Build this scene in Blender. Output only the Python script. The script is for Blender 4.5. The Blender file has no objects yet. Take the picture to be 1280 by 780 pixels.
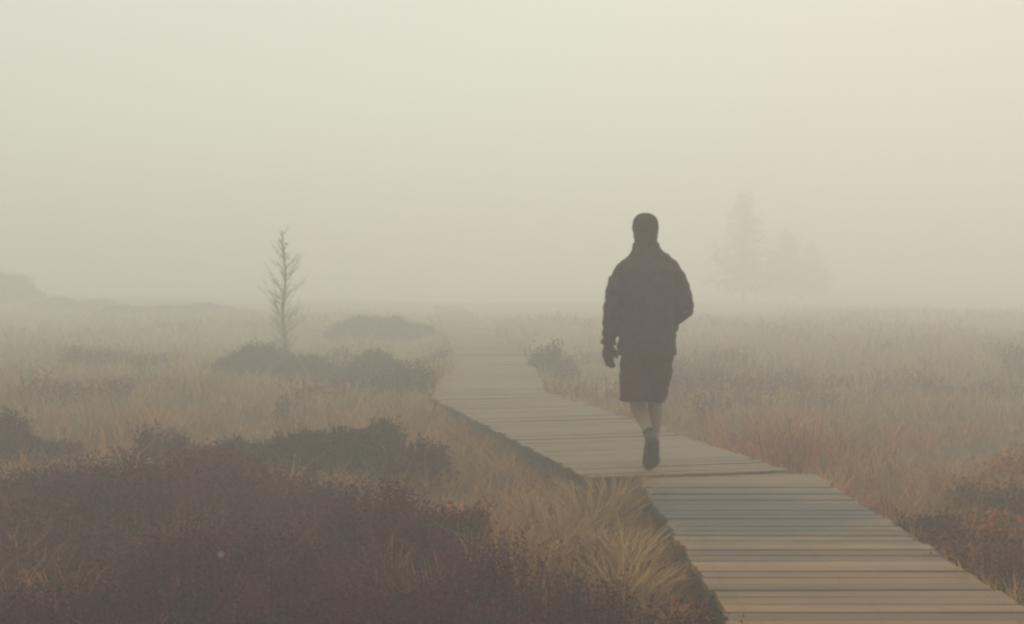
import bpy, bmesh, math, random
import numpy as np
from mathutils import Vector, Matrix
R = math.radians
random.seed(7); rng = np.random.default_rng(11)
S = bpy.context.scene
C = S.collection

# ------------------------------------------------------------------ camera, sky, sun, exposure
cam = bpy.data.cameras.new("camera"); camo = bpy.data.objects.new("camera", cam); C.objects.link(camo)
cam.lens = 45.0; cam.sensor_width = 36.0; cam.clip_start = 0.05; cam.clip_end = 3000
camo.location = (0, 0, 1.38); camo.rotation_euler = (R(90 - 1.6), 0, 0)
S.camera = camo

SUN_EL, SUN_AZ = R(38), R(18)           # ahead of the camera, a little to the right, behind the fog
w = bpy.data.worlds.new("World"); S.world = w; w.use_nodes = True
nt = w.node_tree; nt.nodes.clear()
sky = nt.nodes.new('ShaderNodeTexSky'); sky.sky_type = 'NISHITA'; sky.sun_disc = False
sky.sun_elevation = SUN_EL; sky.sun_rotation = SUN_AZ; sky.dust_density = 6
mixn = nt.nodes.new('ShaderNodeMix'); mixn.data_type = 'RGBA'; mixn.inputs[0].default_value = 0.93
over = nt.nodes.new('ShaderNodeRGB'); over.outputs[0].default_value = (10.3, 10.9, 9.5, 1)   # even overcast veil
bg = nt.nodes.new('ShaderNodeBackground'); bg.inputs[1].default_value = 0.1
out = nt.nodes.new('ShaderNodeOutputWorld')
tc = nt.nodes.new('ShaderNodeTexCoord'); sp = nt.nodes.new('ShaderNodeSeparateXYZ'); nt.links.new(tc.outputs['Generated'], sp.inputs[0])
mr = nt.nodes.new('ShaderNodeMapRange'); mr.interpolation_type = 'SMOOTHSTEP'; nt.links.new(sp.outputs['X'], mr.inputs[0]); mr.inputs[1].default_value = -.1; mr.inputs[2].default_value = .5
warm = nt.nodes.new('ShaderNodeMix'); warm.data_type = 'RGBA'; nt.links.new(mr.outputs[0], warm.inputs[0])      # warmer towards the sun's side
nt.links.new(over.outputs[0], warm.inputs[6]); warm.inputs[7].default_value = (11.1, 9.9, 8.5, 1)
nt.links.new(sky.outputs[0], mixn.inputs[6]); nt.links.new(warm.outputs[2], mixn.inputs[7])
nt.links.new(mixn.outputs[2], bg.inputs[0]); nt.links.new(bg.outputs[0], out.inputs[0])
ld = bpy.data.lights.new("sun", 'SUN'); ld.energy = 1.5; ld.angle = R(25); ld.color = (1, .95, .86)
lo = bpy.data.objects.new("sun", ld); C.objects.link(lo)
sd = Vector((math.sin(SUN_AZ)*math.cos(SUN_EL), math.cos(SUN_AZ)*math.cos(SUN_EL), math.sin(SUN_EL)))
lo.rotation_euler = sd.to_track_quat('Z', 'Y').to_euler(); lo.location = sd*50
S.view_settings.view_transform = 'Standard'; S.view_settings.look = 'None'
S.view_settings.exposure = -0.33; S.view_settings.gamma = 1
S.render.engine = 'CYCLES'
cy = S.cycles
cy.volume_bounces = 4; cy.max_bounces = 8; cy.diffuse_bounces = 3; cy.use_denoising = True
cy.pixel_filter_type = 'BLACKMAN_HARRIS'; cy.filter_width = 2.6      # the lens and fog are soft
cy.use_adaptive_sampling = False

# ------------------------------------------------------------------ materials
def nodes(name, rough=.9, spec=.2):
    m = bpy.data.materials.new(name); m.use_nodes = True
    b = m.node_tree.nodes['Principled BSDF']
    b.inputs['Roughness'].default_value = rough
    b.inputs['Specular IOR Level'].default_value = spec
    return m, m.node_tree, b
def ramp(t, src, stops):
    r = t.nodes.new('ShaderNodeValToRGB'); e = r.color_ramp.elements
    while len(e) < len(stops): e.new(0.5)
    for k, (p, c) in enumerate(stops): e[k].position = p; e[k].color = (*c, 1)
    t.links.new(src, r.inputs[0]); return r.outputs[0]
def noise(t, scale, detail=4, rough=.55, vec=None, off=None):
    n = t.nodes.new('ShaderNodeTexNoise'); n.inputs['Scale'].default_value = scale
    n.inputs['Detail'].default_value = detail; n.inputs['Roughness'].default_value = rough
    if vec is not None: t.links.new(vec, n.inputs['Vector'])
    return n.outputs['Fac']
def gpos(t, scale=(1, 1, 1), off=(0, 0, 0)):
    g = t.nodes.new('ShaderNodeNewGeometry'); m = t.nodes.new('ShaderNodeMapping')
    m.inputs['Scale'].default_value = scale; m.inputs['Location'].default_value = off
    t.links.new(g.outputs['Position'], m.inputs['Vector']); return m.outputs[0]
def mixc(t, fac, a, b, mode='MIX'):
    m = t.nodes.new('ShaderNodeMix'); m.data_type = 'RGBA'; m.blend_type = mode
    for s, v in ((0, fac), (6, a), (7, b)):
        if isinstance(v, (int, float)): m.inputs[s].default_value = v
        elif isinstance(v, tuple): m.inputs[s].default_value = (*v, 1)
        else: t.links.new(v, m.inputs[s])
    return m.outputs[2]
def bump(t, b, h, strength=.5, dist=.02):
    n = t.nodes.new('ShaderNodeBump'); n.inputs['Strength'].default_value = strength
    n.inputs['Distance'].default_value = dist; t.links.new(h, n.inputs['Height'])
    t.links.new(n.outputs[0], b.inputs['Normal'])

def plant_mat(name, lo_stops, patch_scale, off=(0, 0, 0), tint_lo=.55, tint_hi=1.45, olive=False):
    """colour patches by place, and each blade its own tint"""
    m, t, b = nodes(name, .85, .15)
    n = noise(t, patch_scale, 5, .72, gpos(t, (1, 1, 1), off))
    col = ramp(t, n, lo_stops)
    if olive:      # the wetter moor farther out grows yellow-green sedge among the straw
        sy = t.nodes.new('ShaderNodeSeparateXYZ'); t.links.new(gpos(t), sy.inputs[0]); m2 = t.nodes.new('ShaderNodeMapRange'); t.links.new(sy.outputs['Y'], m2.inputs[0])
        m2.inputs[1].default_value = 11; m2.inputs[2].default_value = 22; m2.inputs[3].default_value = 0; m2.inputs[4].default_value = .75
        col = mixc(t, m2.outputs[0], col, (.29, .25, .095))
    a = t.nodes.new('ShaderNodeAttribute'); a.attribute_name = 'tint'
    tr = ramp(t, a.outputs['Fac'], [(0, (tint_lo,)*3), (1, (tint_hi, tint_hi*.98, tint_hi*.94))])
    b_in = mixc(t, 1.0, col, tr, 'MULTIPLY')
    t.links.new(b_in, b.inputs['Base Color'])
    return m
M = {}
M['grass'] = plant_mat('dry_grass', [(.26, (.13, .030, .024)), (.38, (.30, .090, .045)), (.50, (.36, .175, .075)), (.60, (.22, .145, .048)), (.70, (.20, .050, .036))], .7, tint_lo=.45, tint_hi=1.7, olive=True)
M['tuft'] = plant_mat('pale_straw', [(.35, (.27, .155, .075)), (.6, (.40, .26, .12))], 1.2, (3, 1, 0))
M['heather'] = plant_mat('heather', [(.28, (.012, .004, .007)), (.40, (.075, .004, .024)), (.5, (.036, .004, .016)), (.58, (.12, .010, .038)), (.66, (.045, .008, .010)), (.76, (.14, .036, .026))], 1.5, (5, 2, 0), tint_lo=.4, tint_hi=1.9)
M['heather_green'] = plant_mat('heather_green', [(.35, (.040, .034, .022)), (.6, (.065, .034, .030))], 2.0, (1, 8, 0))
M['bracken'] = plant_mat('bracken', [(.35, (.26, .08, .035)), (.6, (.36, .14, .05))], 2.0, (2, 2, 0))
M['rust'] = plant_mat('rust_heather', [(.35, (.12, .034, .026)), (.6, (.21, .075, .038))], 2.0, (9, 2, 0))
M['shrub'] = plant_mat('shrub', [(.35, (.075, .075, .045)), (.6, (.11, .095, .055))], 1.0, (4, 4, 0))
M['needles'] = plant_mat('needles', [(.35, (.04, .06, .035)), (.6, (.06, .08, .045))], 1.0)

def ground_mat():
    m, t, b = nodes('peat_and_moss', .95, .15)
    big = noise(t, .35, 4, .6, gpos(t, (1, .6, 1)))
    c = ramp(t, big, [(.3, (.075, .043, .034)), (.45, (.12, .075, .048)), (.58, (.16, .11, .062)), (.72, (.10, .088, .05))])
    # ground colour pales with distance: haze painted in to soften the horizon
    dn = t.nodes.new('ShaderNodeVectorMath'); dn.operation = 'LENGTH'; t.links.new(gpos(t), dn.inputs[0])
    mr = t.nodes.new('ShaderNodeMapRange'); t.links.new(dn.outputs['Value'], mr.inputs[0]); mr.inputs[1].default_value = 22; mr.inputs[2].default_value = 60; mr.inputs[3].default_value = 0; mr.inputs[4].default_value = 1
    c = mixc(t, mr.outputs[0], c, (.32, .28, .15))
    fine = noise(t, 9, 6, .7, gpos(t))
    f = ramp(t, fine, [(.3, (.45, .42, .42)), (.7, (1.35, 1.3, 1.2))])
    t.links.new(mixc(t, 1.0, c, f, 'MULTIPLY'), b.inputs['Base Color'])
    bump(t, b, noise(t, 30, 6, .7, gpos(t)), 1, .05)
    return m
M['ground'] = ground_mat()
def wood_mat():
    m, t, b = nodes('weathered_boards', .8, .25)
    g = gpos(t, (1.2, 60, 20))
    grain = noise(t, 1.0, 8, .7, g)
    obj = t.nodes.new('ShaderNodeObjectInfo')
    base = ramp(t, obj.outputs['Random'], [(0, (.15, .093, .055)), (.3, (.235, .140, .074)), (.6, (.18, .113, .068)), (.85, (.29, .18, .095)), (.94, (.21, .125, .065)), (1, (.085, .06, .04))])
    gr = ramp(t, grain, [(.25, (.42, .40, .40)), (.5, (.95, .95, .95)), (.8, (1.35, 1.32, 1.28))])
    c = mixc(t, 1.0, base, gr, 'MULTIPLY')
    # grey-blue weathered and algae-stained stretches
    # one damp greyed patch on the near boards, and smaller ones beyond
    gp = gpos(t); vd = t.nodes.new('ShaderNodeVectorMath'); vd.operation = 'DISTANCE'; vd.inputs[1].default_value = (1.35, 7.5, 0); t.links.new(gp, vd.inputs[0])
    st = noise(t, 1.3, 4, .6, gp); ad = t.nodes.new('ShaderNodeMath'); ad.operation = 'MULTIPLY_ADD'; t.links.new(st, ad.inputs[0]); ad.inputs[1].default_value = 2.2; t.links.new(vd.outputs['Value'], ad.inputs[2])
    mr = t.nodes.new('ShaderNodeMapRange'); t.links.new(ad.outputs[0], mr.inputs[0]); mr.inputs[1].default_value = 1.7; mr.inputs[2].default_value = 2.4; mr.inputs[3].default_value = .9; mr.inputs[4].default_value = 0
    sf = mr.outputs[0]
    c = mixc(t, sf, c, mixc(t, 1.0, (.068, .069, .072), gr, 'MULTIPLY'))
    # the middle stretch has weathered greyer than the newer near boards
    sy = t.nodes.new('ShaderNodeSeparateXYZ'); t.links.new(gp, sy.inputs[0]); m2 = t.nodes.new('ShaderNodeMapRange'); t.links.new(sy.outputs['Y'], m2.inputs[0])
    m2.inputs[1].default_value = 7.8; m2.inputs[2].default_value = 9.5; m2.inputs[3].default_value = 0; m2.inputs[4].default_value = .6
    c = mixc(t, m2.outputs[0], c, mixc(t, 1.0, (.150, .135, .105), gr, 'MULTIPLY'))
    al = noise(t, 2.6, 5, .65, gpos(t, (1, 1, 1), (7, 0, 0)))
    af = ramp(t, al, [(.55, (0, 0, 0)), (.72, (.6, .6, .6))])
    c = mixc(t, af, c, (.11, .095, .06))
    t.links.new(c, b.inputs['Base Color'])
    t.links.new(ramp(t, grain, [(.3, (.7,)*3), (.7, (.9,)*3)]), b.inputs['Roughness'])
    bump(t, b, grain, .5, .006)
    return m
M['wood'] = wood_mat()
def simple(name, col, rough=.85, spec=.2, ns=40, amt=.3, bs=.3, bd=.003):
    m, t, b = nodes(name, rough, spec)
    o = t.nodes.new('ShaderNodeTexCoord')
    n = noise(t, ns, 5, .6, o.outputs['Object'])
    lo_ = tuple(c*(1-amt) for c in col); hi_ = tuple(c*(1+amt) for c in col)
    t.links.new(ramp(t, n, [(.3, lo_), (.7, hi_)]), b.inputs['Base Color'])
    bump(t, b, n, bs, bd); return m
M['beam'] = simple('dark_beam', (.07, .058, .045), .8)
M['nail'] = simple('rusty_nail', (.045, .028, .02), .8, .3)
M['coat'] = simple('coat_cloth', (.034, .014, .026), .8, .3, 9, .25, .4, .01)
M['shorts'] = simple('shorts_cloth', (.040, .013, .026), .9, .2, 12)
M['skin'] = simple('skin', (.27, .185, .15), .55, .4, 25, .08, .1, .001)
M['sock'] = simple('sock_wool', (.035, .032, .03), .95, .1, 90)
M['boot'] = simple('boot_leather', (.03, .025, .02), .6, .4, 30)
M['sole'] = simple('rubber_sole', (.025, .023, .021), .8, .3, 30)
M['knit'] = simple('cap_knit', (.034, .024, .021), .95, .1, 120)
M['hair'] = simple('hair', (.05, .035, .025), .7, .3, 100)
M['glove'] = simple('glove', (.036, .024, .022), .8, .2, 60)
M['eye'] = simple('eye', (.5, .5, .48), .2, .5, 10, .02)
M['bark'] = simple('bark', (.075, .06, .05), .9, .1, 12, .4)
M['cotton'] = simple('seed_down', (.36, .34, .31), .95, .1, 60, .1)

# ------------------------------------------------------------------ object helpers
def tag(o, label=None, cat=None, group=None, kind=None):
    for k, v in (('label', label), ('category', cat), ('group', group), ('kind', kind)):
        if v: o[k] = v
    return o
def empty(name, loc=(0, 0, 0), rz=0):
    o = bpy.data.objects.new(name, None); C.objects.link(o); o.location = loc; o.rotation_euler = (0, 0, rz)
    o.empty_display_size = .2; return o
def meshobj(name, me, mat, parent=None, smooth=False):
    if mat and not me.materials: me.materials.append(mat)
    if smooth: me.polygons.foreach_set('use_smooth', [True]*len(me.polygons))
    o = bpy.data.objects.new(name, me); C.objects.link(o)
    if parent: o.parent = parent
    return o
def np_mesh(name, V, F3=None, F4=None, tint3=None, tint4=None):
    """fast mesh from arrays; tint is one value per face"""
    me = bpy.data.meshes.new(name)
    n3 = 0 if F3 is None else len(F3); n4 = 0 if F4 is None else len(F4)
    me.vertices.add(len(V)); me.vertices.foreach_set('co', np.asarray(V, np.float32).ravel())
    idx = []; st = []; 
    if n4: idx.append(np.asarray(F4).ravel())
    if n3: idx.append(np.asarray(F3).ravel())
    idx = np.concatenate(idx).astype(np.int32)
    me.loops.add(len(idx)); me.loops.foreach_set('vertex_index', idx)
    me.polygons.add(n3+n4)
    st = np.concatenate([np.arange(n4)*4, n4*4+np.arange(n3)*3]).astype(np.int32)
    me.polygons.foreach_set('loop_start', st)
    me.update(calc_edges=True)
    if tint3 is not None or tint4 is not None:
        a = me.attributes.new('tint', 'FLOAT', 'FACE')
        parts = []
        if n4: parts.append(tint4)
        if n3: parts.append(tint3)
        a.data.foreach_set('value', np.concatenate(parts).astype(np.float32))
    me.validate()
    return me
def merge(chunks):
    V = []; F3 = []; F4 = []; t3 = []; t4 = []; o = 0
    for c in chunks:
        V.append(c['V'])
        if c.get('F3') is not None: F3.append(c['F3']+o); t3.append(c['t3'])
        if c.get('F4') is not None: F4.append(c['F4']+o); t4.append(c['t4'])
        o += len(c['V'])
    return dict(V=np.concatenate(V), F3=np.concatenate(F3) if F3 else None, F4=np.concatenate(F4) if F4 else None,
                t3=np.concatenate(t3) if t3 else None, t4=np.concatenate(t4) if t4 else None)
def cobj(name, c, mat, parent=None):
    return meshobj(name, np_mesh(name, c['V'], c.get('F3'), c.get('F4'), c.get('t3'), c.get('t4')), mat, parent)

# smooth 2-D value noise
_T = rng.random((256, 256))
def vnoise(x, y, s):
    x = np.asarray(x)*s; y = np.asarray(y)*s
    xi = np.floor(x).astype(int); yi = np.floor(y).astype(int); fx = x-xi; fy = y-yi
    fx = fx*fx*(3-2*fx); fy = fy*fy*(3-2*fy)
    g = lambda a, b: _T[a % 256, b % 256]
    return (g(xi, yi)*(1-fx)+g(xi+1, yi)*fx)*(1-fy)+(g(xi, yi+1)*(1-fx)+g(xi+1, yi+1)*fx)*fy

# ------------------------------------------------------------------ the boardwalk's run
# (left-hand start corner x, y; direction; width; length; top height)
def unit(a): v = Vector(a); v.normalize(); return v
SECT = [dict(p=(.87, 2.6), d=unit((0, 1)), w=1.26, L=6.45, z=0.0),
        dict(p=(.51, 8.66), d=unit((-.245, 1)), w=1.47, L=6.0, z=.016),
        dict(p=(-.91, 14.35), d=unit((-.012, 1)), w=1.34, L=8.2, z=0.0),
        dict(p=(-1.0, 22.3), d=unit((-.07, 1)), w=1.24, L=38, z=.016)]
def path_dist(x, y):
    """distance outside the boardwalk's edge (negative: under it)"""
    best = np.full(np.shape(x), 1e9)
    for s in SECT:
        d = s['d']; r = Vector((d.y, -d.x))
        dx = x-s['p'][0]; dy = y-s['p'][1]
        u = dx*d.x+dy*d.y; v = dx*r.x+dy*r.y
        du = np.maximum(-u, u-s['L']); dv = np.maximum(-v, v-s['w'])
        q = np.where((du > 0) & (dv > 0), np.hypot(du, dv), np.maximum(du, dv))
        best = np.minimum(best, q)
    return best
def gz(x, y):
    x = np.asarray(x, float); y = np.asarray(y, float)
    h = -.24+(vnoise(x, y, .13)-.5)*.30+(vnoise(x+40, y+9, .45)-.5)*.16+(vnoise(x+7, y+3, 1.7)-.5)*.07
    far = np.clip((np.hypot(x, y)-30)/80, 0, 1); h = h+far*(vnoise(x, y, .03)-.45)*1.2
    k = np.clip(path_dist(x, y)/.9, 0, 1)
    return np.interp(y, [12, 20], [-.26, -.13])*(1-k)+h*k

# ------------------------------------------------------------------ ground: a fine near sheet grading out to 300 m
def ground():
    r = np.concatenate([np.linspace(0, 40, 150), np.geomspace(41, 300, 60)])
    a = np.linspace(0, 2*np.pi, 241)[:-1]
    # polar grid about a point ahead of the camera
    Rr, A = np.meshgrid(r[1:], a, indexing='ij')
    X = np.sin(A)*Rr; Y = 10*np.exp(-Rr/60)+np.cos(A)*Rr
    V = np.stack([X, Y, gz(X, Y)], -1).reshape(-1, 3)
    V = np.vstack([V, [[0, 10, float(gz(0, 10))]]])
    nr, na = Rr.shape; i, j = np.meshgrid(np.arange(nr-1), np.arange(na), indexing='ij'); j2 = (j+1) % na
    F4 = np.stack([i*na+j, (i+1)*na+j, (i+1)*na+j2, i*na+j2], -1).reshape(-1, 4)[:, ::-1]
    jj = np.arange(na); F3 = np.stack([np.full(na, nr*na), jj, (jj+1) % na], -1)[:, ::-1]
    me = np_mesh('ground', V, F3, F4)
    bm = bmesh.new(); bm.from_mesh(me); bmesh.ops.recalc_face_normals(bm, faces=bm.faces)
    if sum(f.normal.z for f in bm.faces) < 0: bmesh.ops.reverse_faces(bm, faces=bm.faces)
    bm.to_mesh(me); bm.free()
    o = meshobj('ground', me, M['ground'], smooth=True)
    tag(o, 'peaty moorland ground fading into the fog', kind='structure')
ground()

# ------------------------------------------------------------------ boardwalk pieces
def box_bm(bm, x0, x1, y0, y1, z0, z1, bev=0):
    r = bmesh.ops.create_cube(bm, size=1, matrix=Matrix.Translation(((x0+x1)/2, (y0+y1)/2, (z0+z1)/2)) @ Matrix.Diagonal((x1-x0, y1-y0, z1-z0, 1)))
    if bev: bmesh.ops.bevel(bm, geom=list({e for v in r['verts'] for e in v.link_edges}), offset=bev, segments=1, affect='EDGES')
def plank_mesh(wd, k, th=.036):
    bm = bmesh.new()
    box_bm(bm, -wd/2, wd/2, -.0540, .0540, -th, 0, .003)
    # slightly cupped and waney, each variant its own way
    q = random.Random(k)
    a, b_, tw = q.uniform(-.004, .004), q.uniform(-.003, .003), q.uniform(-.004, .004)
    for v in bm.verts:
        v.co.z += a*(v.co.x/wd*2)**2+tw*v.co.x/wd*(v.co.y/.054)-abs(b_)
        v.co.y += b_*math.sin(v.co.x*5+k)
    for nx in (-wd/2+.08, 0, wd/2-.08):
        for ny in (-.028, .028):
            cv = bm.verts.new((nx+q.uniform(-.006, .006), ny+q.uniform(-.004, .004), .0015)); z_ = a*(nx/wd*2)**2+tw*nx/wd*(ny/.054)-abs(b_)+.0012
            cv.co.z = z_+.0015; ring = [bm.verts.new((cv.co.x+.0055*math.cos(j*1.0472), cv.co.y+.0055*math.sin(j*1.0472), z_)) for j in range(6)]
            for j in range(6): f = bm.faces.new((cv, ring[j], ring[(j+1) % 6])); f.material_index = 1
    me = bpy.data.meshes.new('plank'); bm.to_mesh(me); bm.free(); me.materials.append(M['wood']); me.materials.append(M['nail']); return me
labels = ['near straight stretch of weathered boardwalk with tan planks at the lower right',
          'middle stretch of boardwalk bearing left, on which the walker steps',
          'hazy stretch of boardwalk running straight ahead beyond the bend',
          'farthest stretch of boardwalk fading out in the fog']
for s, lb in zip(SECT, labels):
    d = s['d']; ang = math.atan2(-d.x, d.y)
    root = empty('boardwalk', (s['p'][0], s['p'][1], s['z']), ang)
    tag(root, lb, kind='structure')
    vs = [plank_mesh(s['w'], k, .014 if s['z'] else .036) for k in range(8)]
    n = int(s['L']/.12)
    for i in range(n):
        o = bpy.data.objects.new('plank', random.choice(vs)); C.objects.link(o); o.parent = root
        o.location = (s['w']/2+random.uniform(-.022, .022), 0.06+i*.12+random.uniform(-.003, .003), random.uniform(-.004, .0))
        o.rotation_euler = (random.uniform(-.012, .012), random.uniform(-.002, .002), random.uniform(-.005, .005)+(math.pi if random.random() < .5 else 0))
    for x in (.08, s['w']/2, s['w']-.08):
        bm = bmesh.new(); box_bm(bm, x-.04, x+.04, .01, n*.12-.012, -.158, -.040, .005)
        me = bpy.data.meshes.new('bearer'); bm.to_mesh(me); bm.free(); meshobj('bearer', me, M['beam'], root)
    k = 0; y = .6
    bm = bmesh.new(); box_bm(bm, -.05, .05, -.05, .05, -.62, -.16, .005)
    pm = bpy.data.meshes.new('post'); bm.to_mesh(pm); bm.free(); pm.materials.append(M['beam'])
    while y < s['L']:
        for x in (.08, s['w']-.08):
            o = bpy.data.objects.new('post', pm); C.objects.link(o); o.parent = root; o.location = (x, y, 0)
        y += 1.9

# ------------------------------------------------------------------ plants: blades, sprigs
def blades(cx, cy, cz, n_each, h, lean, width, spread):
    """tufts at (cx,cy): n_each arching blades each"""
    N = len(cx)*n_each
    X = np.repeat(cx, n_each)+rng.normal(0, 1, N)*np.repeat(spread, n_each)
    Y = np.repeat(cy, n_each)+rng.normal(0, 1, N)*np.repeat(spread, n_each)
    Z = np.repeat(cz, n_each)-.02
    H = np.repeat(h, n_each)*rng.uniform(.45, 1.15, N)
    dx = X-np.repeat(cx, n_each); dy = Y-np.repeat(cy, n_each); r = np.hypot(dx, dy)+1e-6
    a = np.arctan2(dy, dx)+rng.normal(0, .7, N); L = H*lean*rng.uniform(.2, 1.5, N)
    ux, uy = np.cos(a)+.15, np.sin(a)          # a breath of wind
    wd = np.repeat(width, n_each)*rng.uniform(.6, 1.3, N)
    px, py = -np.sin(a+rng.normal(0, .8, N)), np.cos(a)
    P = []
    for t, wv in ((0, 1), (.4, .9), (.75, .6)):
        bx = X+ux*L*t*t; by = Y+uy*L*t*t; bz = Z+H*(t-.25*t*t*lean)
        P += [np.stack([bx-px*wd*wv, by-py*wd*wv, bz], -1), np.stack([bx+px*wd*wv, by+py*wd*wv, bz], -1)]
    P.append(np.stack([X+ux*L*1.0, Y+uy*L*1.0, Z+H*(1-.3*lean)], -1))
    V = np.stack(P, 1).reshape(-1, 3); o = (np.arange(N)*7)[:, None]
    F4 = np.concatenate([o+np.array([0, 1, 3, 2]), o+np.array([2, 3, 5, 4])]); F3 = o+np.array([4, 5, 6])
    T = np.clip(np.repeat(rng.random(len(cx)), n_each)*.6+rng.random(N)*.4, 0, 1)
    return dict(V=V, F3=F3, F4=F4, t3=T, t4=np.concatenate([T, T]))
def sprigs(X, Y, Z, h, leaf, nleaf=9, lean=.35, centre=None):
    """woody sprigs: a thin stem with short leaves and dry flowers up its length"""
    N = len(X); H = h*rng.uniform(.78, 1.08, N)
    a = rng.uniform(0, 2*np.pi, N) if centre is None else np.arctan2(Y-centre[1], X-centre[0])+rng.normal(0, .5, N)
    L = H*lean*rng.uniform(.2, 1.6, N); ux, uy = np.cos(a), np.sin(a)
    top = np.stack([X+ux*L, Y+uy*L, Z+H], -1); base = np.stack([X, Y, Z-.03], -1)
    sw = .0022*np.ones(N); px = np.stack([-uy*sw, ux*sw, 0*sw], -1)
    T0 = rng.random(N)
    ch = [dict(V=np.stack([base-px, base+px, top], 1).reshape(-1, 3), F3=np.arange(N*3).reshape(-1, 3), t3=T0*.3)]
    K = N*nleaf; t = np.tile(np.linspace(.3, 1, nleaf), N)+rng.uniform(-.06, .06, K)
    B = np.repeat(base, nleaf, 0)*(1-t[:, None])+np.repeat(top, nleaf, 0)*t[:, None]
    la = rng.uniform(0, 2*np.pi, K); le = rng.uniform(-.1, 1.1, K)
    D = np.stack([np.cos(la)*np.cos(le), np.sin(la)*np.cos(le), np.sin(le)], -1)
    ls = leaf if np.isscalar(leaf) else np.repeat(leaf, nleaf)
    ll = ls*rng.uniform(.6, 1.5, K)
    W = np.cross(D, rng.normal(0, 1, (K, 3))); W /= np.linalg.norm(W, axis=1)[:, None]+1e-9
    wv = W*(ll*.28)[:, None]; tip = B+D*ll[:, None]; mid = B+D*(ll*.5)[:, None]
    V = np.stack([B, mid-wv, tip, mid+wv], 1).reshape(-1, 3)
    T = np.clip(np.repeat(T0, nleaf)*.5+rng.random(K)*.5, 0, 1)
    ch.append(dict(V=V, F4=np.arange(K*4).reshape(-1, 4), t4=T))
    return merge(ch)
def scatter(x0, x1, y0, y1, dens):
    n = int(abs(x1-x0)*(y1-y0)*dens); return rng.uniform(x0, x1, n), rng.uniform(y0, y1, n)
def heath(x, y):
    """1 where heather covers the ground, 0 where grass does"""
    nz = (vnoise(x+3, y, .9)-.5)*1.1+(vnoise(x, y+20, 2.3)-.5)*.5
    left = (8.9-y)*.0
    edge = np.interp(y, [4.6, 5.9, 6.6, 8.2, 9.5], [.72, .34, -.42, -1.15, -1.9])
    L = (x < edge+nz*.5) & (y < 8.7+nz*.9) & (x < 0.8)
    Rt = (x > 2.05) & (x > 2.14+(y-6.2)*.22+nz*.25) & (y < 8.1+nz)
    near = (x > .3) & (x < .86) & (y < 5.5+nz*.3)
    patch = (vnoise(x+60, y*.8, .55) > .72) & (y > 10) & ((np.abs(x+.2) > 2.2) | (y > 16))
    return L | Rt | near | patch
def infr(x, y, k=.52, m=1.2): return (np.abs(x) < y*k+m)

# dry grass, thinning and coarsening with distance
ch = []
for (y0, y1, dens, n_each, hh, wd, sp) in ((3.6, 10, 46, 22, .26, .0028, .045), (10, 17, 26, 16, .27, .0042, .07),
                                          (17, 30, 9, 13, .30, .008, .11), (30, 55, 1.8, 12, .33, .022, .25)):
    xm = y1*.52+1.2
    x, y = scatter(-xm, xm, y0, y1, dens)
    k = infr(x, y) & (path_dist(x, y) > .05+.03*(y1 > 20)) & ((vnoise(x+90, y+4, 2.7) < .70) | (path_dist(x, y) < .3) | (y > 25)) & ~(heath(x, y) & ((x < 1.5) | (vnoise(x+8, y+3, 2.2) < .50)) & (rng.random(len(x)) < (.84-.40*(vnoise(x+5, y, 1.1) > .52)*(y > 6.0) if y1 < 12 else .6)))
    x, y = x[k], y[k]; n = len(x)
    h = hh*(.30+.75*vnoise(x, y+70, .8)+.75*vnoise(x+9, y+17, 3.1)**1.5)*rng.uniform(.6, 1.35, n)
    h = np.where(path_dist(x, y) < .35, h*.85, h)
    ch.append(blades(x, y, gz(x, y), n_each, h, .75, np.full(n, wd), np.full(n, sp)))
for (y0, y1, dens, hh, wd) in ((4, 15, 160, .27, .003), (15, 32, 50, .28, .007)):
    x, y = scatter(-2.5, 2.9, y0, y1, dens); d_ = path_dist(x, y); k = (d_ > .01) & (d_ < .20) & ~((y < 5.6) & (x < 1.5)); x, y = x[k], y[k]; n = len(x)
    hv = hh*(.5+1.0*vnoise(x+9, y, 1.5)); ch.append(blades(x, y, gz(x, y), 14, hv, .9, np.full(n, wd), np.full(n, .035)))
g = cobj('dry_grass', merge(ch), M['grass'])
tag(g, 'dry tan moor grass covering the ground on both sides of the boardwalk', 'grass', kind='stuff')

# low heather cover
ch = []
for (y0, y1, dens, lf, hh, nl) in ((3.4, 6.4, 1500, .016, .27, 11), (6.4, 10.2, 950, .020, .23, 10), (10.2, 26, 150, .026, .26, 11)):
    xm = y1*.52+1.2
    x, y = scatter(-xm, xm, y0, y1, dens)
    k = infr(x, y) & (path_dist(x, y) > .03) & heath(x, y) & ~((x > 1.5) & (vnoise(x+8, y+3, 2.2) > .56)); x, y = x[k], y[k]
    hum = .02+1.35*vnoise(x+11, y+5, 1.25)**1.3+.75*vnoise(x+31, y+5, 3.4)
    ch.append(sprigs(x, y, gz(x, y), hh*hum, lf, nl))
g = cobj('heather_cover', merge(ch), M['heather'])
tag(g, 'dark purple brown heather covering the foreground and the lower right', 'heather', kind='stuff')

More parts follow.
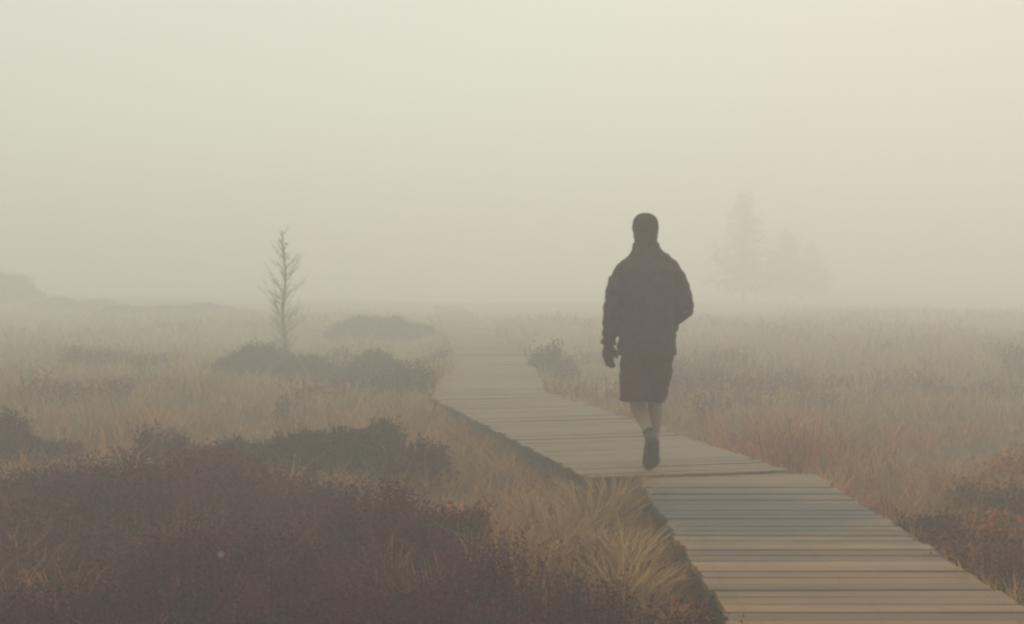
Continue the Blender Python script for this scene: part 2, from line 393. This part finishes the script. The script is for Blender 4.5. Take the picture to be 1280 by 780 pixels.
# ------------------------------------------------------------------ single bushes and tussocks
def bush(name, x, y, wx, wy, h, mat, label, cat='bush', group=None, dens=1500, leaf=.03, nl=10, leanv=.4):
    z = float(gz(x, y)); root = empty(name, (x, y, z)); tag(root, label, cat, group)
    n = int(wx*wy*dens)
    a = rng.uniform(0, 2*np.pi, n); r = np.sqrt(rng.random(n))
    lob = 1+.25*np.sin(a*3+x)+.15*np.sin(a*5+y*2)
    X = np.cos(a)*r*wx/2*lob; Y = np.sin(a)*r*wy/2*lob
    dome = np.sqrt(np.clip(1-r**2*.93, 0.03, 1))*(.25+1.15*vnoise(X+x*3, Y+y*3, 4.5/max(.5, wx))**.9)
    Zg = gz(X+x, Y+y)-z
    # twigs start at several heights so that the dome is full, not a lawn
    st = rng.random(n)**1.5*.75*h*dome
    c = sprigs(X, Y, Zg+st, np.maximum(.1*h, h*dome-st), leaf, nl, leanv, (0, 0))
    c['V'][:, 2] = np.maximum(c['V'][:, 2], -.3)
    cobj('foliage', c, mat, root)
    ns = max(8, int(n*.02)); P = []
    aa = rng.uniform(0, 2*np.pi, ns); rr = rng.uniform(.2, .95, ns)
    bx, by = np.cos(aa)*wx*.12, np.sin(aa)*wy*.12; tx, ty = np.cos(aa)*rr*wx*.5, np.sin(aa)*rr*wy*.5; tz = h*np.sqrt(1-rr**2*.8)*.9
    s = .004+.006*h
    V = []; F = []
    for k in range(ns):
        b = np.array([bx[k], by[k], -.05]); t = np.array([tx[k], ty[k], tz[k]]); m_ = (b+t)/2+np.array([0, 0, .08*h])
        o = len(V)
        for q, ss in ((b, s), (m_, s*.7), (t, s*.25)):
            for e in range(3): V.append(q+ss*np.array([math.cos(e*2.094), math.sin(e*2.094), 0]))
        for l in range(2):
            for e in range(3): F.append([o+l*3+e, o+l*3+(e+1) % 3, o+l*3+3+(e+1) % 3, o+l*3+3+e])
    meshobj('stems', np_mesh('stems', np.array(V), None, np.array(F)), M['bark'], root)
    return root
bush('heather_bush', -1.55, 10.4, 1.55, .9, .46, M['heather_green'], 'wide dark grey-brown heather bush rising from the pale grass left of centre', group='heather bushes', dens=2300, leaf=.028)
bush('heather_bush', -.75, 9.9, .55, .5, .34, M['heather'], 'small brownish heather bush at the right end of the wide dark bush', group='heather bushes', dens=2300, leaf=.026)
bush('heather_bush', -4.45, 11.0, 1.2, .8, .37, M['heather'], 'dark heather bush at the left edge of the photo', group='heather bushes', dens=2000, leaf=.028)
bush('heather_bush', -2.95, 10.6, .5, .45, .30, M['heather'], 'little rounded heather bush between the left edge bush and the wide dark bush', group='heather bushes', dens=2300, leaf=.026)
bush('heather_bush', -2.2, 9.3, .42, .4, .30, M['heather'], 'little dark heather bush just in front of the wide grey-brown bush', group='heather bushes', dens=2300, leaf=.024)
bush('heather_bush', -.42, 7.1, .6, .55, .33, M['heather'], 'purple heather bush where the dark heather meets the straw grass', group='heather bushes', dens=2600, leaf=.021)
bush('heather_bush', 2.62, 6.5, .5, .7, .26, M['rust'], 'dark rusty heather bush beside the right edge of the near boards', group='heather bushes', dens=2600, leaf=.021)
bush('heather_bush', 3.35, 8.6, .7, .6, .26, M['rust'], 'brown heather bush on the right among mauve grass', group='heather bushes', dens=2200, leaf=.024)
bush('heather_bush', 2.42, 7.35, .4, .5, .24, M['heather'], 'low dark heather bush hugging the right edge of the near boards', group='heather bushes', dens=2600, leaf=.020)
bush('bracken_clump', 3.9, 9.6, .7, .5, .30, M['bracken'], 'dull rusty bracken farther back at the right edge of the photo', 'bracken', dens=1300, leaf=.032, nl=9)
bush('bracken_clump', 2.85, 7.3, .5, .5, .26, M['bracken'], 'brightest rust orange bracken clump, low at the right beside the near boards', 'bracken', dens=1500, leaf=.035, nl=9)
bush('low_bush', -2.5, 19.6, 1.9, 1.2, .42, M['shrub'], 'low wide hazy bush to the right of the bare sapling', group='hazy bushes', dens=1300, leaf=.032)
bush('low_bush', -4.1, 20.5, 1.2, .9, .60, M['shrub'], 'hazy bush at the foot of the bare sapling', group='hazy bushes', dens=1600, leaf=.032)
bush('low_bush', .62, 19.6, .6, .6, .50, M['shrub'], 'hazy bush on the right side of the far boardwalk', group='hazy bushes', dens=1200, leaf=.045)
bush('low_bush', -1.25, 16.2, .34, .5, .42, M['shrub'], 'dim bush at the left corner where the boardwalk bends', group='hazy bushes', dens=1500, leaf=.035)
bush('low_bush', -3.4, 33, 2.2, 1.6, .5, M['shrub'], 'faint low bush in the fog left of the vanishing boardwalk', group='hazy bushes', dens=600, leaf=.05)
bush('low_bush', -13.4, 52, 5.5, 2.4, .36, M['shrub'], 'faint broad bush in the fog left of the bare sapling', group='hazy bushes', dens=420, leaf=.06)
bush('low_bush', -19.6, 58, 4.2, 2.4, .5, M['shrub'], 'faint bush in the fog between the leftmost bush and the broad faint bush', group='hazy bushes', dens=420, leaf=.06)
bush('tall_bush', -25.0, 62, 3.4, 2.6, 1.5, M['shrub'], 'tall faint bush in the fog at the left edge of the photo', group='hazy bushes', dens=700, leaf=.07)

def tussock(x, y, h, n, label):
    z = float(gz(x, y)); c = blades(np.array([0.]), np.array([0.]), np.array([0.]), n, np.array([h]), .8, np.array([.0034]), np.array([.055]))
    o = cobj('grass_tussock', c, M['tuft']); o.location = (x, y, z)
    tag(o, label, 'grass tussock', 'straw tussocks beside the boardwalk')
for a in ((.66, 8.38, .46, 340, 'straw tussock in the corner where the near boards meet the middle boards'),
          (.50, 7.85, .46, 260, 'tall straw tussock at the left corner of the near boards'),
          (.28, 7.1, .40, 240, 'straw tussock left of the tallest one by the near boards'),
          (.62, 6.75, .36, 220, 'straw tussock leaning on the left edge of the near boards'),
          (.18, 8.1, .36, 220, 'straw tussock just below the left edge of the middle boards'),
          (.52, 6.1, .34, 200, 'straw tussock lowest on the left of the near boards'),
          (.02, 6.55, .33, 200, 'straw tussock at the edge of the purple heather'),
          (-1.18, 14.6, .42, 200, 'straw tussock at the corner where the boards bend straight')):
    tussock(*a)
# one pale seed head among the heather
def seed_head():
    x, y = -1.36, 5.95; z = float(gz(x, y)); r = empty('cotton_grass', (x, y, z)); tag(r, 'single small white seed head among the dark heather at the lower left', 'cotton grass')
    bm = bmesh.new(); bmesh.ops.create_cone(bm, segments=5, radius1=.0018, radius2=.001, depth=.30, matrix=Matrix.Translation((0, 0, .15)))
    me = bpy.data.meshes.new('stalk'); bm.to_mesh(me); bm.free(); meshobj('stalk', me, M['bark'], r)
    N = 500; D = rng.normal(0, 1, (N, 3)); D /= np.linalg.norm(D, axis=1)[:, None]; L = rng.uniform(.006, .022, N)[:, None]
    W = np.cross(D, rng.normal(0, 1, (N, 3))); W = W/np.linalg.norm(W, axis=1)[:, None]*.0012
    b = np.array([0, 0, .31]); V = np.stack([b-W+D*0, b+W+D*0, b+D*L], 1).reshape(-1, 3)
    meshobj('seed_tuft', np_mesh('seed_tuft', V, np.arange(N*3).reshape(-1, 3)), M['cotton'], r)
seed_head()

# ------------------------------------------------------------------ trees
def tube_bm(bm, pts, rad, seg=6):
    rings = []
    for i, p in enumerate(pts):
        p = Vector(p); t = (Vector(pts[min(i+1, len(pts)-1)])-Vector(pts[max(i-1, 0)])).normalized()
        a = t.cross(Vector((0, 1, 0.01))).normalized(); b = a.cross(t)
        rings.append([bm.verts.new(p+(a*math.cos(k*2*math.pi/seg)+b*math.sin(k*2*math.pi/seg))*rad[i]) for k in range(seg)])
    for r0, r1 in zip(rings, rings[1:]):
        for k in range(seg): bm.faces.new((r0[k], r0[(k+1) % seg], r1[(k+1) % seg], r1[k]))
    bm.faces.new(rings[0][::-1]); bm.faces.new(rings[-1])
def bmobj(name, bm, mat, parent):
    bmesh.ops.recalc_face_normals(bm, faces=bm.faces)
    me = bpy.data.meshes.new(name); bm.to_mesh(me); bm.free(); return meshobj(name, me, mat, parent, True)
def sapling(x, y, H):
    q = random.Random(5); root = empty('bare_sapling', (x, y, float(gz(x, y))))
    tag(root, 'thin bare young tree standing alone in the fog left of centre', 'tree')
    T = [(0+.03*math.sin(k*1.3), .03*math.cos(k), -.1+k*(H+.1)/9) for k in range(10)]
    bm = bmesh.new(); tube_bm(bm, T, [.042*(1-.85*k/9)+.003 for k in range(10)]); bmobj('trunk', bm, M['bark'], root)
    for i in range(90):
        t = .10+.88*i/90+q.uniform(-.01, .01); f = t*9; k = min(8, int(f)); p0 = Vector(T[k]).lerp(Vector(T[k+1]), f-k)
        a = i*2.4+q.uniform(-.9, .9); L = (.10+.36*math.sin(math.pi*min(1, t/.9))**1.2*(1-.45*t))*q.uniform(.25, 1.3)
        up = q.uniform(.1, 1.7)
        P = [p0+Vector((math.cos(a)*L*u, math.sin(a)*L*u, L*up*u**1.25+.02*math.sin(u*6+i))) for u in (0, .25, .5, .75, 1)]
        bm = bmesh.new(); tube_bm(bm, P, [.0048, .004, .003, .002, .001], 4)
        for j in range(14):
            u = q.uniform(.15, 1); m_ = min(3, int(u*4)); b0 = P[m_].lerp(P[m_+1], u*4-m_); aa = a+q.uniform(-1.3, 1.3); l = L*q.uniform(.2, .5)
            e = b0+Vector((math.cos(aa)*l, math.sin(aa)*l, l*q.uniform(.5, 1.5)))
            tube_bm(bm, [b0, b0.lerp(e, .5)+Vector((0, 0, .01)), e], [.0028, .002, .001], 3)
        bmobj('branch', bm, M['bark'], root)
sapling(-4.45, 25.0, 2.58)
def conifer(x, y, H, wd, label, name='pine_tree'):
    q = random.Random(int(x*10)); root = empty(name, (x, y, float(gz(x, y)))); tag(root, label, 'tree', 'trees deep in the fog')
    bm = bmesh.new(); tube_bm(bm, [(0, 0, -.3), (.05, 0, H*.35), (0, .05, H*.7), (.02, 0, H)], [H*.022, H*.017, H*.01, .01], 8); bmobj('trunk', bm, M['bark'], root)
    n = 26; X = []; 
    bmb = bmesh.new()
    for i in range(n*4):
        t = .1+.88*(i/(n*4)); a = i*2.4+q.uniform(-.3, .3); L = wd/2*(1-t)**.75*q.uniform(.55, 1.2)+.12
        p0 = Vector((0, 0, H*t)); p1 = p0+Vector((math.cos(a)*L, math.sin(a)*L, -L*.12+.1*L*q.uniform(-1, 1)))
        tube_bm(bmb, [p0, p0.lerp(p1, .5)+Vector((0, 0, .06*L)), p1], [.03, .02, .008], 4)
        for j in range(max(3, int(L*9))):
            u = q.uniform(.15, 1); c = p0.lerp(p1, u); X.append((c.x+q.gauss(0, .14), c.y+q.gauss(0, .14), c.z+q.gauss(0, .1)))
    bmobj('limbs', bmb, M['bark'], root)
    X = np.array(X); c = sprigs(X[:, 0], X[:, 1], X[:, 2]-.1, np.full(len(X), .32), .13, 9, .9)
    cobj('crown', c, M['needles'], root)
conifer(15.0, 83, 7.0, 5.6, 'tall ghostly tree barely visible in the fog right of the walker')
conifer(18.6, 87, 4.7, 4.8, 'lower broad tree in the fog right of the tall ghostly one')
conifer(22.0, 94, 3.9, 4.0, 'faintest small tree in the fog, right of the other two')

# ------------------------------------------------------------------ the walker
def loft(bm, rings, seg=20):
    """rings: (centre, rx, ry, direction or None) closed at both ends"""
    rr = []; n = len(rings)
    for i, (c, rx, ry) in enumerate(rings):
        c = Vector(c); t = (Vector(rings[min(i+1, n-1)][0])-Vector(rings[max(i-1, 0)][0])).normalized()
        ref = Vector((0, 1, 0)) if abs(t.y) < .85 else Vector((0, 0, 1))
        a = t.cross(ref).normalized(); b = a.cross(t)
        rr.append([bm.verts.new(c+a*rx*math.cos(k*2*math.pi/seg)+b*ry*math.sin(k*2*math.pi/seg)) for k in range(seg)])
    for r0, r1 in zip(rr, rr[1:]):
        for k in range(seg): bm.faces.new((r0[k], r0[(k+1) % seg], r1[(k+1) % seg], r1[k]))
    bm.faces.new(rr[0][::-1]); bm.faces.new(rr[-1])
def ball(bm, c, r, s=(1, 1, 1), rot=None):
    m = Matrix.Translation(c) @ (rot or Matrix.Identity(4)) @ Matrix.Diagonal((r*s[0], r*s[1], r*s[2], 1))
    bmesh.ops.create_icosphere(bm, subdivisions=3, radius=1, matrix=m)
def solid(name, bm, mat, parent, voxel=.008, smooth=4, disp=0, dsize=.1):
    o = bmobj(name, bm, mat, parent)
    m = o.modifiers.new('r', 'REMESH'); m.mode = 'VOXEL'; m.voxel_size = voxel; m.use_smooth_shade = True
    m = o.modifiers.new('s', 'SMOOTH'); m.iterations = smooth; m.factor = .5
    if disp:
        t = bpy.data.textures.new(name+'_folds', 'CLOUDS'); t.noise_scale = dsize; t.noise_depth = 2
        m = o.modifiers.new('d', 'DISPLACE'); m.texture = t; m.strength = disp; m.mid_level = .5; m.texture_coords = 'LOCAL'
    return o
def hand(bm, wr, down, side, fwd, grow=0.0):
    """wrist point, direction of the fingers, direction out of the thumb side, palm normal; five curled fingers"""
    wr = Vector(wr); d = Vector(down).normalized(); s = Vector(side).normalized(); f = Vector(fwd).normalized(); g_ = grow
    loft(bm, [(wr-d*.03, .026+g_, .022+g_), (wr, .027+g_, .021+g_), (wr+d*.03, .036+g_, .019+g_), (wr+d*.065, .042+g_, .018+g_), (wr+d*.09, .041+g_, .016+g_), (wr+d*.097, .034+g_, .011+g_)])
    for k, L in ((-1.5, .062), (-.5, .074), (.5, .080), (1.5, .072)):
        b = wr+d*.086+s*k*.0195
        p = [b, b+d*L*.45+f*L*.04, b+d*L*.80+f*L*.22, b+d*L*1.0+f*L*(.42+.06*k)]
        loft(bm, [(p[0], .0095+g_*.6, .0095+g_*.6), (p[1], .009+g_*.6, .009+g_*.6), (p[2], .0082+g_*.6, .0082+g_*.6), (p[3], .0065+g_*.6, .0065+g_*.6)], 10)
    b = wr+d*.022+s*.026
    p = [b, b+d*.03+s*.026+f*.008, b+d*.058+s*.032+f*.018, b+d*.080+s*.028+f*.028]
    loft(bm, [(p[0], .016+g_*.6, .014+g_*.6), (p[1], .012+g_*.6, .011+g_*.6), (p[2], .0105+g_*.6, .010+g_*.6), (p[3], .008+g_*.6, .007+g_*.6)], 10)

def person():
    root = empty('person', (.972, 9.0, .016)); tag(root, 'person in dark coat, cap and shorts walking away along the boardwalk', 'person')
    # joints (x to the picture's right, y away from us, z up)
    HL, HR = (-.095, .02, .90), (.065, .02, .90)
    KL, KR = (-.095, .19, .50), (.055, .17, .50)
    AL, AR = (-.002, -.082, .236), (.060, .30, .095)
    SL, SR = (-.214, .05, 1.355), (.182, .05, 1.385)
    EL, ER = (-.268, .02, 1.12), (.252, .00, 1.14)
    WL, WR = (-.290, .06, .88), (.150, .13, 1.01)
    # --- body
    bm = bmesh.new()
    loft(bm, [((-.015, .02, .80), .10, .08), ((-.015, .02, .88), .165, .115), ((-.015, .02, .97), .16, .11), ((-.015, .025, 1.08), .14, .10),
              ((-.015, .03, 1.22), .16, .115), ((-.012, .035, 1.36), .175, .12), ((-.012, .04, 1.44), .16, .10), ((-.018, .045, 1.50), .08, .075),
              ((-.022, .05, 1.545), .058, .06), ((-.025, .06, 1.60), .056, .06)])
    hx, hy = -.028, .075
    loft(bm, [((hx, hy, 1.56), .045, .06), ((hx, hy+.01, 1.60), .062, .082), ((hx, hy+.005, 1.65), .072, .094), ((hx, hy, 1.70), .077, .100),
              ((hx, hy-.004, 1.74), .075, .097), ((hx, hy-.004, 1.77), .060, .078), ((hx, hy-.004, 1.787), .030, .04)])
    ball(bm, (hx, hy+.082, 1.578), .022, (1.1, .8, .9))                       # chin
    loft(bm, [((hx, hy+.085, 1.685), .009, .012), ((hx, hy+.103, 1.655), .012, .013), ((hx, hy+.112, 1.638), .016, .012), ((hx, hy+.100, 1.628), .012, .010)], 10)  # nose
    for s in (-1, 1):
        ball(bm, (hx+s*.077, hy-.002, 1.655), .030, (.28, .6, 1.05))          # ears
        ball(bm, (hx+s*.030, hy+.084, 1.696), .020, (1.1, .5, .35))           # brows
        ball(bm, (hx+s*.038, hy+.070, 1.64), .022, (1, .8, .9))               # cheeks
    ball(bm, (hx, hy+.094, 1.612), .020, (1.1, .4, .22)); ball(bm, (hx, hy+.092, 1.603), .018, (1, .4, .25))   # lips
    def limb(a, b, r): a = Vector(a); b = Vector(b); loft(bm, [(a.lerp(b, t), x, y) for t, x, y in r])
    for sh, el, wr in ((SL, EL, WL), (SR, ER, WR)):
        limb(sh, el, [(-.05, .045, .045), (0, .058, .058), (.3, .052, .054), (.7, .045, .046), (1.02, .038, .04)])
        limb(el, wr, [(-.03, .036, .038), (.2, .042, .042), (.6, .034, .034), (1.0, .026, .024)])
    for hp, kn, an in ((HL, KL, AL), (HR, KR, AR)):
        limb(hp, kn, [(-.08, .07, .08), (0, .085, .09), (.3, .083, .088), (.7, .064, .068), (.95, .054, .058), (1.03, .050, .054)])
        limb(kn, an, [(-.04, .048, .052), (.08, .052, .054), (.3, .058, .060), (.5, .050, .052), (.75, .036, .038), (1.0, .031, .035), (1.06, .03, .034)])
    # feet: left pushes off on its toes, right flat ahead
    limb(AR, (AR[0]+.02, AR[1]+.17, .035), [(-.25, .03, .035), (.0, .036, .05), (.5, .042, .035), (1, .04, .022), (1.2, .02, .015)])
    fp = lambda y, z: (-.002, -.15+y*.643+z*.766, .178-y*.766+z*.643)
    limb(fp(-.01, .07), fp(.15, .042), [(-.12, .03, .03), (.1, .034, .04), (.6, .038, .03), (1, .038, .02), (1.15, .02, .013)])
    hand(bm, WL, (.04, .08, -1), (.80, .55, .08), (.5, -.85, 0)); hand(bm, WR, (-.75, .35, -.45), (0, .6, .6), (-.4, -.8, .2))
    solid('body', bm, M['skin'], root, .006, 3)
    for s in (-1, 1):
        bm = bmesh.new(); ball(bm, (hx+s*.030, hy+.083, 1.680), .0125); bmobj('eye', bm, M['eye'], root)
    # --- hair and knitted cap
    bm = bmesh.new()
    loft(bm, [((hx, hy-.012, 1.56), .066, .066), ((hx, hy-.022, 1.62), .082, .082), ((hx, hy-.018, 1.67), .088, .092), ((hx, hy-.012, 1.72), .088, .097), ((hx, hy-.01, 1.75), .07, .08)])
    solid('hair', bm, M['hair'], root, .007, 2, .006, .02)
    bm = bmesh.new()
    loft(bm, [((hx, hy-.006, 1.680), .092, .112), ((hx, hy-.006, 1.715), .0945, .114), ((hx, hy-.006, 1.728), .091, .111), ((hx, hy-.006, 1.76), .088, .105),
              ((hx, hy-.008, 1.785), .072, .086), ((hx, hy-.01, 1.803), .050, .060), ((hx, hy-.01, 1.812), .022, .025)], 28)
    solid('knitted_cap', bm, M['knit'], root, .006, 2, .003, .03)
    # --- coat: torso, sleeves and collar in one garment
    bm = bmesh.new()
    cx = -.018
    loft(bm, [((cx-.002, .02, .815), .205, .150), ((cx-.002, .02, .84), .208, .155), ((cx, .02, .95), .200, .148), ((cx, .015, 1.06), .188, .140), ((cx+.002, .015, 1.18), .190, .146),
              ((cx+.004, .02, 1.30), .212, .150), ((cx, .03, 1.38), .242, .140), ((cx, .04, 1.425), .240, .118), ((cx, .045, 1.465), .208, .105), ((cx-.002, .05, 1.50), .160, .098),
              ((cx-.006, .055, 1.53), .122, .092), ((cx-.008, .06, 1.56), .100, .092), ((cx-.010, .065, 1.605), .090, .096)], 32)
    def sl(a, b, r): a = Vector(a); b = Vector(b); loft(bm, [(a.lerp(b, t), x, y) for t, x, y in r])
    for sh, el, wr, e2 in ((SL, EL, WL, .97), (SR, ER, WR, .9)):
        sl(sh, el, [(-.10, .022, .03), (-.03, .058, .064), (.06, .069, .076), (.3, .072, .078), (.7, .068, .070), (1.0, .063, .064), (1.06, .045, .05)])
        sl(el, wr, [(-.06, .045, .05), (0.02, .061, .064), (.4, .058, .06), (.8, .050, .05), (e2, .049, .048)])
    solid('coat', bm, M['coat'], root, .009, 9, .036, .075)
    # back seam / hem band and pocket flap
    bm = bmesh.new(); loft(bm, [((cx-.002, .02, .808), .209, .155), ((cx-.002, .02, .85), .212, .159)], 40); solid('hem_band', bm, M['coat'], root, .008, 1)
    bm = bmesh.new(); loft(bm, [((.135, .12, .965), .075, .018), ((.135, .12, 1.0), .085, .03), ((.14, .12, 1.05), .08, .02)], 16); solid('pocket_flap', bm, M['coat'], root, .008, 2)
    bm = bmesh.new(); a = Vector(EL).lerp(Vector(WL), .86); b = Vector(EL).lerp(Vector(WL), .99); loft(bm, [(a, .055, .054), (b, .056, .055)]); solid('cuff', bm, M['coat'], root, .007, 1)
    # --- glove on the hanging hand
    bm = bmesh.new(); hand(bm, WL, (.04, .08, -1), (.80, .55, .08), (.5, -.85, 0), .004); solid('glove', bm, M['glove'], root, .005, 2)
    # --- shorts
    bm = bmesh.new()
    loft(bm, [((-.015, .02, .74), .17, .12), ((-.015, .02, .80), .188, .135), ((-.015, .02, .90), .19, .138), ((-.015, .02, .98), .17, .125)], 28)
    sl((-.10, .02, .84), (-.108, .0, .485), [(0, .105, .12), (.4, .108, .115), (.8, .106, .112), (1, .108, .114)])
    sl((.065, .03, .84), (.045, .13, .50), [(0, .108, .12), (.4, .104, .115), (.8, .096, .11), (1, .092, .11)])
    solid('shorts', bm, M['shorts'], root, .008, 2, .028, .08)
    # --- socks
    bm = bmesh.new(); k = Vector(KR); a = Vector(AR)
    loft(bm, [(k.lerp(a, t), x, y) for t, x, y in ((.80, .043, .045), (.88, .040, .042), (1, .040, .044))]); solid('sock', bm, M['sock'], root, .007, 2)
    bm = bmesh.new(); k = Vector(KL); a = Vector(AL)
    loft(bm, [(k.lerp(a, t), x, y) for t, x, y in ((.84, .043, .045), (.88, .041, .043), (.94, .038, .041), (1.02, .038, .042))]); solid('sock', bm, M['sock'], root, .006, 2)
    # --- boots with soles; built flat along +y then set on each foot
    def boot(loc, pitch, yaw):
        Mx = Matrix.Translation(loc) @ Matrix.Rotation(yaw, 4, 'Z') @ Matrix.Rotation(pitch, 4, 'X')
        bm = bmesh.new()
        loft(bm, [((0, .0, .03), .044, .058), ((0, 0, .07), .045, .058), ((0, .0, .10), .045, .053), ((0, -.003, .118), .046, .053)])
        loft(bm, [((0, -.062, .045), .024, .03), ((0, -.045, .05), .040, .042), ((0, .03, .055), .046, .046), ((0, .10, .045), .050, .036), ((0, .17, .038), .052, .028), ((0, .205, .034), .040, .022), ((0, .222, .032), .02, .015)])
        bmesh.ops.transform(bm, matrix=Mx, verts=bm.verts); b = solid('boot', bm, M['boot'], root, .006, 3)
        bm = bmesh.new(); out_ = [(-.036, -.07), (-.044, -.03), (-.042, .05), (-.054, .13), (-.05, .19), (-.026, .232), (.012, .236), (.046, .20), (.055, .14), (.043, .05), (.043, -.03), (.034, -.07), (0, -.082)]
        lo_ = [bm.verts.new((x, y, 0)) for x, y in out_]; hi = [bm.verts.new((x, y, .022)) for x, y in out_]
        bm.faces.new(lo_[::-1]); bm.faces.new(hi)
        for i in range(len(out_)): j = (i+1) % len(out_); bm.faces.new((lo_[i], lo_[j], hi[j], hi[i]))
        # tread blocks
        for ty in (-.05, -.015, .08, .115, .15, .185): box_bm(bm, -.034, .034, ty-.011, ty+.011, -.007, .001)
        bmesh.ops.transform(bm, matrix=Mx, verts=bm.verts); bmobj('sole', bm, M['sole'], b)
    boot((AR[0], AR[1], .007), 0, R(-4))
    boot((-.002, -.15, .178), R(-50), 0)
person()

# ------------------------------------------------------------------ fog
bm = bmesh.new(); box_bm(bm, -330, 330, -330, 330, -3, 7.6)
me = bpy.data.meshes.new('haze'); bm.to_mesh(me); bm.free()
m = bpy.data.materials.new('haze'); m.use_nodes = True; t = m.node_tree; t.nodes.clear()
pv = t.nodes.new('ShaderNodeVolumePrincipled'); pv.inputs['Density'].default_value = .0325
pv.inputs['Color'].default_value = (.985, .978, .94, 1); pv.inputs['Anisotropy'].default_value = .35
mo = t.nodes.new('ShaderNodeOutputMaterial'); t.links.new(pv.outputs[0], mo.inputs['Volume'])
hz = meshobj('haze', me, m); tag(hz, 'thick pale fog filling the air over the moor', 'fog', kind='stuff')
